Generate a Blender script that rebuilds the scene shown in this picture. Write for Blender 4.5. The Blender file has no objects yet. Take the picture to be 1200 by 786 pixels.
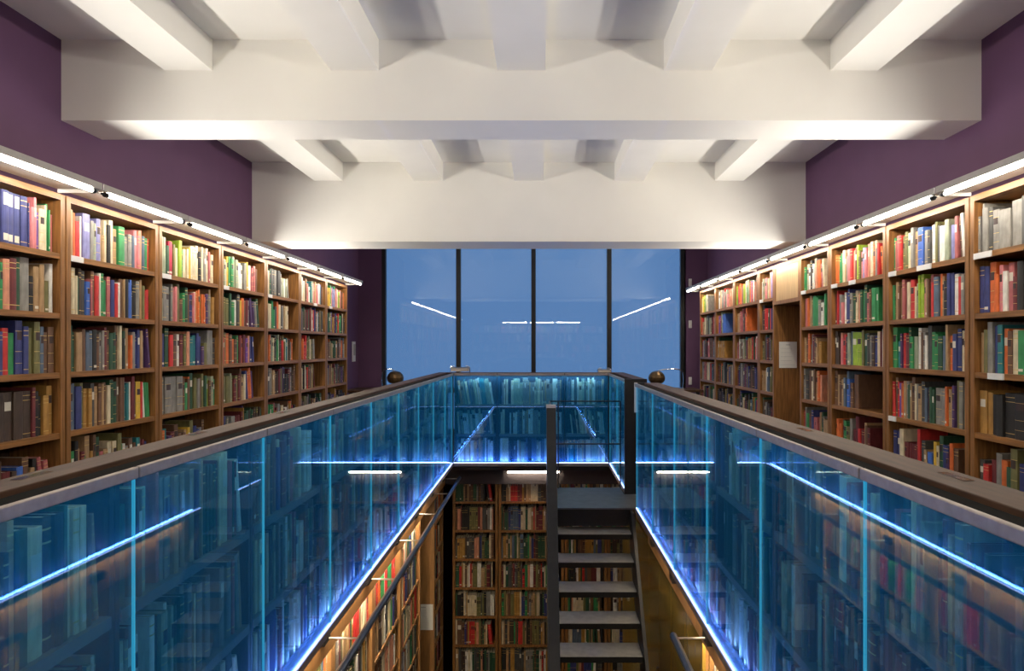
import bpy, math, random
from mathutils import Matrix, Vector
random.seed(11)
PI = math.pi
COL = bpy.context.scene.collection
EYE = 1.35                       # camera height above the gallery floor
def Zr(z): return z + EYE        # height measured from eye level

# ------------------------------------------------------------------ materials
def new_mat(name):
    m = bpy.data.materials.new(name); m.use_nodes = True
    nt = m.node_tree
    for n in list(nt.nodes): nt.nodes.remove(n)
    out = nt.nodes.new('ShaderNodeOutputMaterial')
    return m, nt, out
def N(nt, t, **kw):
    n = nt.nodes.new(t)
    for k, v in kw.items(): setattr(n, k, v)
    return n
def pbr(name, col, rough=.5, metal=0., var=.12, scale=30., stretch=(1, 1, 1), bump=0., spec=.5):
    m, nt, out = new_mat(name)
    b = N(nt, 'ShaderNodeBsdfPrincipled')
    b.inputs['Roughness'].default_value = rough; b.inputs['Metallic'].default_value = metal
    b.inputs['Specular IOR Level'].default_value = spec
    tc = N(nt, 'ShaderNodeTexCoord'); mp = N(nt, 'ShaderNodeMapping'); mp.inputs['Scale'].default_value = stretch
    no = N(nt, 'ShaderNodeTexNoise'); no.inputs['Scale'].default_value = scale; no.inputs['Detail'].default_value = 5
    rp = N(nt, 'ShaderNodeValToRGB')
    lo = [max(0, c * (1 - var)) for c in col]; hi = [min(1, c * (1 + var)) for c in col]
    rp.color_ramp.elements[0].color = (*lo, 1); rp.color_ramp.elements[0].position = .3
    rp.color_ramp.elements[1].color = (*hi, 1); rp.color_ramp.elements[1].position = .7
    nt.links.new(tc.outputs['Object'], mp.inputs['Vector']); nt.links.new(mp.outputs[0], no.inputs['Vector'])
    nt.links.new(no.outputs['Fac'], rp.inputs[0]); nt.links.new(rp.outputs[0], b.inputs['Base Color'])
    if bump:
        bp = N(nt, 'ShaderNodeBump'); bp.inputs['Strength'].default_value = bump; bp.inputs['Distance'].default_value = .002
        nt.links.new(no.outputs['Fac'], bp.inputs['Height']); nt.links.new(bp.outputs[0], b.inputs['Normal'])
    nt.links.new(b.outputs[0], out.inputs[0])
    return m
def emit(name, col, s):
    m, nt, out = new_mat(name)
    e = N(nt, 'ShaderNodeEmission'); e.inputs[0].default_value = (*col, 1); e.inputs[1].default_value = s
    nt.links.new(e.outputs[0], out.inputs[0]); return m
def glass(name, tint, base_refl, glow, glow_s, scatter, scat_col=(.25, .5, .9)):
    """clear sheet: tinted transmission, Fresnel reflection, a little scatter and the glow of an edge-lit sheet"""
    m, nt, out = new_mat(name)
    tr = N(nt, 'ShaderNodeBsdfTransparent'); tr.inputs[0].default_value = (*tint, 1)
    last = tr
    if scatter:
        di = N(nt, 'ShaderNodeBsdfTranslucent'); di.inputs[0].default_value = (*scat_col, 1)
        d2 = N(nt, 'ShaderNodeBsdfDiffuse'); d2.inputs[0].default_value = (*scat_col, 1)
        mm = N(nt, 'ShaderNodeMixShader'); mm.inputs[0].default_value = .5
        nt.links.new(di.outputs[0], mm.inputs[1]); nt.links.new(d2.outputs[0], mm.inputs[2])
        mx = N(nt, 'ShaderNodeMixShader'); mx.inputs[0].default_value = scatter
        nt.links.new(tr.outputs[0], mx.inputs[1]); nt.links.new(mm.outputs[0], mx.inputs[2]); last = mx
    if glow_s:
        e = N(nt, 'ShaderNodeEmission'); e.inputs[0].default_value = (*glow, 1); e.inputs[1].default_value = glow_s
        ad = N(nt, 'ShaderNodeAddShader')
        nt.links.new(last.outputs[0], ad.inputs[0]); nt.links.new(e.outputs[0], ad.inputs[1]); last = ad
    lw = N(nt, 'ShaderNodeLayerWeight'); lw.inputs[0].default_value = .5
    p = N(nt, 'ShaderNodeMath', operation='POWER'); p.inputs[1].default_value = 5.
    ma = N(nt, 'ShaderNodeMath', operation='MULTIPLY_ADD'); ma.inputs[1].default_value = .8 - base_refl; ma.inputs[2].default_value = base_refl
    nt.links.new(lw.outputs['Facing'], p.inputs[0]); nt.links.new(p.outputs[0], ma.inputs[0])
    g = N(nt, 'ShaderNodeBsdfGlossy'); g.inputs['Roughness'].default_value = 0.0; g.inputs[0].default_value = (1, 1, 1, 1)
    fx = N(nt, 'ShaderNodeMixShader')
    nt.links.new(ma.outputs[0], fx.inputs[0]); nt.links.new(last.outputs[0], fx.inputs[1]); nt.links.new(g.outputs[0], fx.inputs[2])
    nt.links.new(fx.outputs[0], out.inputs[0]); return m

WOOD = pbr('oak_shelf', (.245, .112, .034), .42, var=.38, scale=7., stretch=(9, 9, .7), spec=.35)
WOODH = pbr('oak_shelf_board', (.245, .112, .034), .42, var=.38, scale=7., stretch=(.8, 9, 9), spec=.35)
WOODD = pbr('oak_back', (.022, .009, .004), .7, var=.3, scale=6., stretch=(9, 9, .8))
WOODL = pbr('pale_oak', (.52, .34, .15), .4, var=.12, scale=6., stretch=(9, 9, .8))
WOODLOW = pbr('lower_oak', (.34, .17, .060), .42, var=.28, scale=7., stretch=(9, 9, .7))
OCHRE = pbr('ochre_lacquer', (.27, .175, .030), .16, var=.16, scale=3., stretch=(3, 3, .5))
COUNTER = pbr('walnut_counter', (.062, .031, .017), .5, var=.35, scale=9., stretch=(6, .8, 6), spec=.15)
CREAM = pbr('cream_plaster', (.80, .785, .735), .8, var=.015, scale=4.)
PURPLE = pbr('purple_paint', (.112, .048, .112), .7, var=.05, scale=5.)
STEEL = pbr('brushed_steel', (.34, .305, .28), .42, .7, var=.12, scale=40., stretch=(1, .1, 1))
PLATE = pbr('grey_plate', (.42, .40, .37), .5, .2, var=.06)
SHELFG = pbr('grey_shelf', (.17, .155, .145), .5, .1, var=.1)
CHROME = pbr('chrome', (.75, .75, .76), .12, 1., var=.03)
BLACK = pbr('black_steel', (.012, .012, .013), .42, .2, var=.2)
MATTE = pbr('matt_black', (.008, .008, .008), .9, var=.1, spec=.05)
TREAD = pbr('tread_steel', (.46, .445, .41), .36, .3, var=.14, scale=18.)
LANDM = pbr('landing_plate', (.12, .13, .14), .38, .35, var=.2, scale=12.)
RAILB = pbr('blue_grey_rail', (.075, .095, .13), .3, .6, var=.1)
CARPET = pbr('dark_carpet', (.055, .045, .05), .95, var=.3, scale=200.)
PAPER = pbr('white_paper', (.80, .78, .72), .8, var=.02)
INK = pbr('grey_ink', (.42, .42, .42), .8, var=.02)
BRONZE = pbr('bronze_shade', (.14, .085, .035), .3, .6, var=.35, scale=25.)
PLASTIC = pbr('white_plastic', (.75, .75, .74), .4, var=.02)
PAGES = pbr('page_edges', (.56, .49, .37), .85, var=.1, scale=90., stretch=(14, 1, 1))
GILT = pbr('gilt', (.62, .44, .16), .35, .5, var=.1)
TUBE = emit('lamp_tube_light', (1., .90, .76), 84.)
TUBE3 = emit('low_strip_light', (1., .84, .62), 75.)
TUBE2 = emit('lower_tube_light', (1., .83, .60), 190.)
LED = emit('blue_led', (.36, .47, 1.), 6.)
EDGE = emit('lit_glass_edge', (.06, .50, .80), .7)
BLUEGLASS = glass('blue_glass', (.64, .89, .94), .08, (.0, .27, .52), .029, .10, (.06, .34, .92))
WINGLASS = glass('window_glass', (.93, .96, 1.), .035, (0, 0, 0), 0, .07, (.6, .75, .9))

BC = {  # book cloths
 'nv': ((.035, .045, .17), 'navy blue'), 'bl': ((.05, .13, .46), 'bright blue'), 'gb': ((.09, .13, .19), 'slate blue'), 'tl': ((.02, .17, .19), 'teal'),
 'dg': ((.022, .075, .038), 'dark green'), 'gr': ((.03, .23, .075), 'mid green'), 'lg': ((.28, .42, .03), 'lime green'), 'ol': ((.16, .15, .055), 'olive'),
 'sg': ((.30, .34, .24), 'sage green'), 'rd': ((.52, .030, .028), 'bright red'), 'cr': ((.42, .015, .05), 'crimson'), 'mr': ((.14, .022, .026), 'maroon'),
 'rs': ((.42, .12, .12), 'dusty rose'), 'pk': ((.62, .20, .21), 'pink'), 'or': ((.62, .14, .03), 'orange'), 'sa': ((.60, .26, .16), 'salmon'),
 'ta': ((.38, .24, .12), 'tan'), 'oc': ((.38, .20, .045), 'ochre'), 'br': ((.14, .07, .038), 'brown'), 'db': ((.055, .034, .024), 'dark brown'),
 'bk': ((.016, .015, .015), 'black'), 'gy': ((.23, .22, .20), 'grey'), 'dk': ((.065, .064, .062), 'charcoal'), 'cm': ((.62, .53, .36), 'cream'),
 'wh': ((.72, .70, .64), 'white'), 'ye': ((.65, .42, .045), 'yellow'), 'vi': ((.17, .07, .32), 'violet'), 'pu': ((.075, .035, .12), 'dark purple'),
 'la': ((.22, .22, .46), 'lavender blue')}
KEYS = list(BC)
BMATS = [pbr('book_cloth_' + n.replace(' ', '_'), c, .55, var=.22, scale=45., stretch=(1, 1, .35)) for c, n in BC.values()]
BIDX = {k: i for i, k in enumerate(KEYS)}
I_PAGE, I_GILT, I_LABEL, I_DARK = len(KEYS), len(KEYS) + 1, len(KEYS) + 2, len(KEYS) + 3
LABELM = pbr('spine_label_paper', (.66, .62, .52), .7, var=.05)
DARKL = pbr('dark_spine_label', (.04, .02, .02), .5, var=.1)
BOOKMATS = BMATS + [PAGES, GILT, LABELM, DARKL]

# ------------------------------------------------------------------ mesh helpers
class MB:
    def __init__(s): s.v = []; s.f = []; s.m = []
    def add(s, vs, fs, mi=0):
        o = len(s.v); s.v += [tuple(p) for p in vs]
        for i, f in enumerate(fs):
            s.f.append(tuple(o + j for j in f)); s.m.append(mi[i] if isinstance(mi, (list, tuple)) else mi)
        return s
    def box(s, a, b, mi=0):
        x0, y0, z0 = a; x1, y1, z1 = b
        x0, x1 = min(x0, x1), max(x0, x1); y0, y1 = min(y0, y1), max(y0, y1); z0, z1 = min(z0, z1), max(z0, z1)
        return s.add([(x0, y0, z0), (x1, y0, z0), (x1, y1, z0), (x0, y1, z0), (x0, y0, z1), (x1, y0, z1), (x1, y1, z1), (x0, y1, z1)],
                     [(0, 3, 2, 1), (4, 5, 6, 7), (0, 1, 5, 4), (1, 2, 6, 5), (2, 3, 7, 6), (3, 0, 4, 7)], mi)
    def tube(s, pts, r, n=10, mi=0):
        pts = [Vector(p) for p in pts]; rings = []
        up = Vector((0, 0, 1))
        for i, p in enumerate(pts):
            d = (pts[min(i + 1, len(pts) - 1)] - pts[max(i - 1, 0)]).normalized()
            a = d.cross(up) if abs(d.z) < .95 else d.cross(Vector((1, 0, 0)))
            a.normalize(); b = d.cross(a)
            rr = r[i] if isinstance(r, (list, tuple)) else r
            rings.append([p + a * math.cos(2 * PI * k / n) * rr + b * math.sin(2 * PI * k / n) * rr for k in range(n)])
        vs = [q for ring in rings for q in ring]; fs = []
        for i in range(len(pts) - 1):
            for k in range(n):
                fs.append((i * n + k, i * n + (k + 1) % n, (i + 1) * n + (k + 1) % n, (i + 1) * n + k))
        fs.append(tuple(reversed(range(n)))); fs.append(tuple((len(pts) - 1) * n + k for k in range(n)))
        return s.add(vs, fs, mi)
    def prism(s, poly, a, b, axis=0, mi=0):
        """poly of 2-D points in the two other axes, extruded from a to b along axis"""
        n = len(poly)
        def P(t, q): return (t, q[0], q[1]) if axis == 0 else ((q[0], t, q[1]) if axis == 1 else (q[0], q[1], t))
        vs = [P(a, q) for q in poly] + [P(b, q) for q in poly]
        fs = [tuple(range(n)), tuple(reversed(range(n, 2 * n)))] + [(i, i + n, (i + 1) % n + n, (i + 1) % n) for i in range(n)]
        return s.add(vs, fs, mi)
    def lathe(s, prof, c=(0, 0, 0), n=18, mi=0):
        vs = []; fs = []
        for r, z in prof:
            for k in range(n):
                vs.append((c[0] + r * math.cos(2 * PI * k / n), c[1] + r * math.sin(2 * PI * k / n), c[2] + z))
        for i in range(len(prof) - 1):
            for k in range(n):
                fs.append((i * n + k, i * n + (k + 1) % n, (i + 1) * n + (k + 1) % n, (i + 1) * n + k))
        fs.append(tuple(range(n))); fs.append(tuple((len(prof) - 1) * n + k for k in range(n)))
        return s.add(vs, fs, mi)
    def mesh(s, name, mats):
        me = bpy.data.meshes.new(name); me.from_pydata(s.v, [], s.f)
        for m in (mats if isinstance(mats, (list, tuple)) else [mats]): me.materials.append(m)
        me.polygons.foreach_set('material_index', s.m)
        import bmesh
        bm = bmesh.new(); bm.from_mesh(me); bmesh.ops.recalc_face_normals(bm, faces=bm.faces); bm.to_mesh(me); bm.free()
        me.update(); return me
    def build(s, name, mats, parent=None, bevel=0.):
        o = bpy.data.objects.new(name, s.mesh(name, mats)); COL.objects.link(o)
        if parent is not None: o.parent = parent
        if bevel:
            b = o.modifiers.new('edge', 'BEVEL'); b.width = bevel; b.segments = 2; b.limit_method = 'ANGLE'
        return o
def bx(a, b, mi=0): return MB().box(a, b, mi)
def tag(o, label, cat, group=None):
    o['label'] = label; o['category'] = cat
    if group: o['group'] = group
    return o
def thing(name, label, cat, loc=(0, 0, 0), rz=0., group=None):
    o = bpy.data.objects.new(name, None); COL.objects.link(o); o.empty_display_size = .1
    o.location = loc; o.rotation_euler = (0, 0, rz)
    return tag(o, label, cat, group)
def struct(name, mb, mat, label=None, bevel=0.):
    o = mb.build(name, mat, None, bevel); o['kind'] = 'structure'
    return o
ORD = 'zeroth first second third fourth fifth sixth seventh eighth ninth tenth eleventh twelfth thirteenth fourteenth fifteenth sixteenth seventeenth eighteenth nineteenth twentieth'.split()
def ordn(n):
    if n <= 20: return ORD[n]
    if n < 30: return 'twenty-' + ORD[n - 20]
    if n == 30: return 'thirtieth'
    if n < 40: return 'thirty-' + ORD[n - 30]
    return 'fortieth' if n == 40 else 'forty-' + ORD[n - 40]

# ------------------------------------------------------------------ room shell
XL, XR, YN, YB = -2.8625, 2.6375, -1.62, 10.75
ZC, ZLOW = Zr(1.838), -2.85
struct('wall_left', bx((XL - .2, YN - .2, ZLOW), (XL, YB + .3, ZC)), PURPLE)
struct('wall_right', bx((XR, YN - .2, ZLOW), (XR + .2, YB + .3, ZC)), PURPLE)
struct('wall_front', bx((XL, YN - .2, ZLOW), (XR, YN, ZC)), PURPLE)
WX0, WX1 = -2.466, 2.244
wb = MB(); wb.box((XL, YB, 0), (WX0 - .03, YB + .3, ZC)); wb.box((WX1 + .03, YB, 0), (XR, YB + .3, ZC)); wb.box((XL, YB, ZLOW), (XR, YB + .3, -.001))
struct('wall_back', wb, PURPLE)
struct('ceiling', bx((XL - .2, YN - .2, ZC), (XR + .2, YB + .3, ZC + .2)), CREAM)
VX0, VX1, VY0, VY1 = -1.13, .92, .25, 7.99
fl = MB()
for a, b in (((XL, YN), (VX0, YB)), ((VX1, YN), (XR, YB)), ((VX0, YN), (VX1, VY0)), ((VX0, VY1), (VX1, YB))):
    fl.box((a[0], a[1], -.25), (b[0], b[1], 0))
struct('floor', fl, CARPET)
struct('floor_lower', bx((XL, YN, ZLOW - .2), (XR, YB, ZLOW)), CARPET)
for i, (y0, y1, zb) in enumerate(((1.38, 1.77, Zr(1.357)), (4.08, 4.46, Zr(1.357)), (6.78, 7.28, Zr(1.051)))):
    struct('beam_%d' % (i + 1), bx((XL, y0, zb), (XR, y1, ZC)), CREAM)
XM = -.1125
for i in range(5):
    xc = XM + (i - 2) * .9945
    struct('trim_%d' % (i + 1), bx((xc - .143, YN, Zr(1.655)), (xc + .143, YB, ZC)), CREAM)

# windows
mull = [WX0, -1.290, -.105, 1.090, WX1]
for i in range(4):
    x0, x1 = mull[i], mull[i + 1]
    w = thing('window_%d' % (i + 1), 'tall window', 'window', (0, YB, 0))
    for k in ('label', 'category'): del w[k]
    w['kind'] = 'structure'
    fr = MB(); h = ZC
    fr.box((x0 - .035, 0, 0), (x0 + .035, .09, h)) if i else fr.box((x0 - .03, 0, 0), (x0 + .03, .09, h))
    if i == 3: fr.box((x1 - .03, 0, 0), (x1 + .05, .09, h))
    xa, xb = x0 + .036, x1 - (.036 if i < 3 else .031)
    fr.box((xa, .01, 0), (xb, .09, .06)); fr.box((xa, .01, h - .06), (xb, .09, h))
    fr.build('window_frame', BLACK, w)
    bx((xa, .04, .06), (xb, .052, h - .06)).build('pane', WINGLASS, w)

# ------------------------------------------------------------------ books
BOOKS = []      # every book: matrix, sizes, cloth, style, place
def row_books(M, width, clear, seq, fill=.96, depth=.19, thick=.031, place=None, lean=.25, hr=(.66, .9), from_right=False, spread=0., tilt=None):
    """lay out a row in the local frame of M: x along the shelf, y inward, z up, origin at the shelf's front left"""
    toks = seq
    items = []
    hb = random.uniform(*hr)
    for tk in toks:
        k = tk[:2]; mod = tk[2:]
        t = random.uniform(.62, 1.28) * thick
        if '+' in mod: t *= 1.65
        if '-' in mod: t *= .6
        hh = clear * min(.93, max(.55, random.gauss((hr[0] + hr[1]) / 2, (hr[1] - hr[0]) / 2.6)))
        if '=' in mod and items: t = items[-1][1]; hh = items[-1][2] * random.uniform(.995, 1.0)
        if 's' in mod: hh *= .8
        if 'T' in mod: hh = clear * .92
        st = random.choice((0, 0, 0, 1, 1, 1, 2, 3, 4, 4))
        if 'w' in mod: st = 5
        items.append([k, t, hh, depth * random.uniform(.86, 1.0), st])
    tot = sum(i[1] for i in items)
    sc = width * fill / tot
    if sc > 1.35 and spread == 0: sc = 1.35
    if spread: sc = min(sc, 1.1)
    sc = max(sc, .45)
    for it in items: it[1] *= sc
    x = .002 if not from_right else max(.002, width - sum(i[1] for i in items) - len(items) * .0012 - .01)
    n = len(items); nlean = 0; ang = 0.
    if tilt is None and random.random() < lean: nlean = random.randint(1, 4); ang = math.radians(random.uniform(4, 10))
    row = []
    free = width - sum(i[1] for i in items)
    for j, (k, t, h, d, st) in enumerate(items):
        if spread and random.random() < .3 and free > .03:
            g = random.uniform(.01, spread); g = min(g, free * .6); x += g; free -= g
        a = 0.
        if tilt is not None: a = tilt * random.uniform(.8, 1.1) if tilt else 0.
        elif j >= n - nlean: a = -ang           # lean back against the ones before
        if a < 0:                               # top to the left: stand on the lower left corner moved by h*sin
            ext = h * math.sin(-a) if (j == 0 or (row and row[-1][5] >= 0)) else 0
            ext = max(0, ext) if j == n - nlean or tilt is not None and j == 0 else 0
            x0 = x + ext
            step = t / math.cos(a) + .001
        else:
            x0 = x; step = t / max(.2, math.cos(a)) + .001
        if x0 + t / math.cos(a) + (h * math.sin(a) if a > 0 else 0) > width - .003: break
        row.append((x0, t, h, d, st, a, k)); x = x0 + step
    cnt = len(row)
    for j, (x0, t, h, d, st, a, k) in enumerate(row):
        setb = random.uniform(.012, .03) if depth > .15 else random.uniform(.004, .02)
        if a < 0:   # rotate about lower left corner... top goes left
            L = Matrix.Translation((x0, setb, 0.0006)) @ Matrix.Rotation(a, 4, 'Y')
        elif a > 0:
            L = Matrix.Translation((x0 + t / math.cos(a), setb, 0.0006)) @ Matrix.Rotation(a, 4, 'Y') @ Matrix.Translation((-t, 0, 0))
        else:
            L = Matrix.Translation((x0, setb, 0.0006))
        idx = cnt - j if from_right else j + 1
        BOOKS.append(dict(M=M @ L, t=t, h=h, d=d, st=st, k=k, place=place, idx=idx, fr=from_right, a=a))

W_MID = 'br br br db db dk dg dg gr ol ol mr mr rd rd ta ta cm gy gy nv nv or gb oc bk rs sg wh tl'.split()
W_TOP = 'cm cm cm wh wh sg sg gr rs sa sa pk rd or la gy ye ta lg tl br'.split()
W_DARK = 'br br db db db dk dk dg dg ol ol mr mr bk bk gy ta oc nv pu'.split()
W_LOW = 'br br db dk dk dg dg ol ol mr gb rd ta ta cm cm wh gy nv bk bk gr oc sa'.split()
W_PALE = 'wh wh wh cm cm cm gy gy sg sg ta gb dk tl'.split()
W_SIDE = 'wh wh cm cm cm gy gy mr mr mr dg dg nv rs br dk bk sg ta'.split()
def rnd(w, n): 
    out = []
    while len(out) < n:
        k = random.choice(w)
        if random.random() < .16: out += [k] + [k + '='] * random.randint(1, 3)
        else: out.append(k + random.choice(('', '', '', '+', '-')))
    return out[:n]
SEQ = {
 ('L', 1, 1): 'nv+ nv= nv= nv= nv= nv=w nv=w nv=w nv=w nv=w nv=w nv=w nv=w nv= nv- pk pk vi cm+ cm gr gr- rs',
 ('L', 1, 2): 'gr br ta rd ol nv br ta mr or br rs rd rd gr- sa mr dg gy+ bk ta ta ols wh',
 ('L', 1, 3): 'br dg nv dg mr nv ol dg dg dg+ nv nv rd+ gr nv nv ol ol gb br br',
 ('L', 1, 4): 'br db mr rs+ rs= ta rs+ rs db+ db= db= db= db= mr bk bk oc oc',
 ('L', 1, 5): 'bk db mr br dk bk br dk gr+ gr br mrs db bl br ta bk rs rs rs',
 ('L', 2, 1): 'gy ta or rd+ wh- la+ gy sg la ta- tas cm bk cm ta gr+ gy gy gb pk pk sa gb gr rd wh-',
 ('L', 2, 2): 'cm cm cm dg db dk bl rs- br rd wh- gr gr rs nv+ rd wh- br ta- bk bl bl dk bk gy ta ol rds rds db',
 ('L', 2, 3): 'rd dg dg ta ta br gb gb bk br gy gy mr br dg dg br cm bk dg ta or gy nv nv ta gy pu ta',
 ('L', 2, 4): 'dk gb gb nv+ ol oc+ oc= dk ta br ta br cm dg dg br br= br= tl tl wh- mr br ye+ rd wh- gr gr= gr=',
 ('L', 2, 5): 'gr gr bk ta mr gr ta oc br dg rs ta cm cm ol gr wh gy br br tl mr mr nv',
 ('L', 3, 1): 'sg sg= sg= dg cr+ ol cm lg gr- cm cm= cm ye- cm cm= cm cm bk+ cm gy cm rs- gy cm',
 ('L', 3, 2): 'sg+ gy= gy= bk gy rs pk ol brs gr dg br nv pk cm or or gr or or= or pu gy ta oc oc',
 ('L', 3, 3): 'cr nv dg rd br wh mr mr ol sa tl tl nv nv pus ols gy gy= dk',
 ('L', 3, 4): 'gy+ gy= gy= gy= br gr br or dg ol gy br ol dg lg br sg gr',
 ('L', 3, 5): 'wh or tl pu mr br br br= ta ye ol nv nv gy br',
 ('L', 4, 1): 'cm sg wh ye gr gr sg sg wh wh ol gy ye cm wh rs rs pk br',
 ('L', 4, 2): 'gy gy ol ol dg gr wh dk ye or br mr gy pu pu gy dg',
 ('L', 4, 3): 'rd+ ol or br or br gr mr or mr vi sa nv nv pu',
 ('L', 4, 4): 'ol+ ol= sg ol mr ol mr br ta cm nv or or pu',
 ('L', 5, 1): 'sg cm dg dk dk= dk= gy= dk= dk= bk= gy sg sg= sg= wh= sg= gy',
 ('L', 5, 2): 'cm cm= cm= gr gr dk or cm dk gy ta cm cm',
 ('L', 6, 3): 'or or or rd rd cm ol ol cm ol ol gy',
 ('R', 1, 1): 'gy- gy- gy+ dk gy gy+ gy+ dk+ gy+ dk gy gy= gy= gy gy',
 ('R', 1, 2): 'nv nv+ or or pk- wh rs mr bk gy nv nv dg rd+ or+ gr+ gr rd nv bk or br',
 ('R', 1, 3): 'ta ol gy nv tl or br cm gr pu or+ or ol sa gr dg br nv ta mr dg',
 ('R', 1, 4): 'oc+ oc bk bk= bk+ bk= bk= db bk db db bk mr br db',
 ('R', 1, 5): 'dk rd mr gy or dg ol nv rd dk cm or br mr bk br dg',
 ('R', 2, 1): 'gr rs- rs rd ol ol gr- cm gy ta bl+ bl- gy gy= dk wh ol dk wh+ sg+ la rs br wh- lg+',
 ('R', 2, 2): 'gr ol ta br- ta rs mr+ cm rd+ cm sg lgT lg pk ta br rs rd gb+ or ta bk nv+ nv wh+ rd gy',
 ('R', 2, 3): 'gr+ tl pu- rd+ mr dg gr sg wh br gy wh dk gr gr dg dg= gb ta or nv nv cm ta oc',
 ('R', 2, 4): 'rd br rd vi or ta gy dg ta br cm gy= ta dk gb mr+ dg dg gy+ gy= or ta wh- pu ol gy gy',
 ('R', 2, 5): 'nv nv cm mr mr= mr= mr= mr= mr rd dk tas bls yes cm- dg nv+ pu or br',
 ('R', 3, 1): 'or or gr gr cm ta gy pk rd sa mr lg ol pk la pk sa cm or cm gy rd or nv',
 ('R', 3, 2): 'mr rd cr+ gy pks wh nv+ nv gy dg cm ta sa dg gr dg rs br gr+ gr',
 ('R', 3, 3): 'db db sa pk rd dk sg+ gb lg+ lg= ol dg dk gy db nv cm mr wh',
 ('R', 3, 4): 'br ta br br ta gb gb bl br br+',
 ('R', 3, 5): 'or or= or br gr ol gy mr mr rd mr ta br mr',
 ('R', 4, 1): 'gr sg wh bk wh gy sa or rs cm', ('R', 4, 2): 'mr rs or ta ol gr+ gr gy wh ol gr gr',
 ('R', 4, 3): 'ta br or br gy mr br ta oc', ('R', 4, 4): 'gy dk gy br cm br ta or sa',
 ('R', 6, 2): 'ta ta= ta= rs rs br dk rd or or', ('R', 7, 3): 'wh dg oc oc= oc= oc= oc= oc=',
 ('R', 8, 1): 'cm ye ye lg sg cm cm gy', ('R', 7, 2): 'or nv vi rd ol sg bl bl bl'}

# ------------------------------------------------------------------ gallery bookcases
SHELF = [1.853, 1.533, 1.216, .8925, .573, .253]      # heights of the shelf tops
CASE_H = 2.170
def bookcase(side, number, loc, rz, w, label, group, depth=.285, rows=6, empty_after={}, holders=(), books=True, sparse=None):
    r = thing('bookcase', label, 'bookcase', loc, rz, group)
    for x0 in (0.006, w - .040):
        bx((x0, 0, 0), (x0 + .034, depth, CASE_H)).build('side_panel', WOOD, r)
    xi, xj = .040, w - .040
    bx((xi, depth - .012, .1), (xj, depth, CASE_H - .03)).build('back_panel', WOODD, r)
    bx((xi, 0, CASE_H - .032), (xj, depth, CASE_H)).build('top_board', WOODH, r)
    bx((xi, .015, 0), (xj, .035, SHELF[-1] - .03)).build('plinth', WOODH, r)
    for z in SHELF:
        bx((xi, .004, z - .03), (xj, depth - .012, z)).build('shelf', WOODH, r)
    for (si, hx, hw) in holders:
        z = SHELF[si]
        hx = xi + hx * (xj - xi)
        mb = bx((hx, -.004, z - .031), (hx + hw, .004, z + .001)); o = mb.build('label_holder', PLASTIC, r); o['label'] = 'white shelf label'
    if not books: return r
    M0 = Matrix.Translation(loc) @ Matrix.Rotation(rz, 4, 'Z')
    tops = [CASE_H - .032] + [z - .03 for z in SHELF[:-1]]
    for i, z in enumerate(SHELF[:rows]):
        seq = SEQ.get((side, number, i + 1))
        wd = xj - xi
        if seq: seq = seq.split()
        else:
            n = int(wd / .031)
            seq = rnd(W_TOP if i == 0 else (W_MID if i in (1, 2) else W_DARK if random.random() < .5 else W_MID), n)
        fill = empty_after.get(i + 1, random.choice((.97, .97, .95, .92)))
        row_books(M0 @ Matrix.Translation((xi, .004, z)), wd, tops[i] - z, seq, fill=fill, place=(side, number, i + 1), from_right=(side == 'L' and number == 1),
                  depth=.19, hr=(.70, .90) if i < 4 else (.55, .84))
    return r
HALF = PI / 2
LN = 'nearest second third fourth fifth sixth farthest'.split()
# left wall: local x runs away from the camera
LFRONT, RFRONT = -2.564, 2.339
for j in range(-2, 7):
    y0 = 2.79 + .9 * j
    if j >= 0:
        hold = {0: [], 1: [(0, 0.0, .10)], 2: [(0, 0.0, .11)], 3: [(0, 0.0, .09)], 4: [(0, 0, .1)], 5: [(0, .5, .1)], 6: [(0, .1, .1)]}[j]
        bookcase('L', j + 1, (LFRONT, y0, 0), HALF, .9, 'tall oak bookcase, %s along the left wall under purple paint' % LN[j], 'bookcases along the left wall', holders=hold,
                 empty_after={4: .55} if j == 5 else {3: .8} if j == 4 else {})
    else:
        bookcase('L', 0, (LFRONT, y0, 0), HALF, .9, 'oak bookcase on the left wall behind the viewpoint', 'bookcases along the left wall')
RY = [1.02, 1.92, 2.82, 3.72, 4.62, 5.52, 6.155, 6.83, 7.31, 8.243, 9.13, 10.01]
RNAME = {2: 'nearest', 3: 'second', 4: 'third', 5: 'fourth, just before the notice,', 7: 'fifth, just past the notice,', 8: 'sixth', 9: 'seventh', 10: 'farthest'}
for j in range(11):
    y0, y1 = RY[j], RY[j + 1]
    if j == 6: continue
    num = {2: 1, 3: 2, 4: 3, 5: 4, 7: 5, 8: 6, 9: 7, 10: 8}.get(j, 0)
    hold = {2: [(0, 0, .14), (2, .14, .12)], 3: [(0, 0.0, .09), (0, .42, .15), (3, .0, .09)], 4: [(0, 0, .1), (0, .38, .1)], 5: [(0, 0, .1)], 7: [(0, 0, .1)]}.get(j, [])
    bookcase('R', num, (RFRONT, y1, 0), -HALF, y1 - y0,
             'tall oak bookcase, %s along the right wall' % RNAME[j] if num else 'oak bookcase on the right wall behind the viewpoint', 'bookcases along the right wall', holders=hold,
             empty_after={(4, 4): .46, (4, 2): .8, (4, 3): .97, (4, 5): .86, (3, 1): .94, (3, 4): .9, (3, 5): .82}.get(None) or {r: f for (jj, r), f in {(4, 4): .46, (4, 2): .82, (4, 5): .88, (3, 1): .95, (3, 4): .92, (3, 5): .84}.items() if jj == j})
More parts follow.
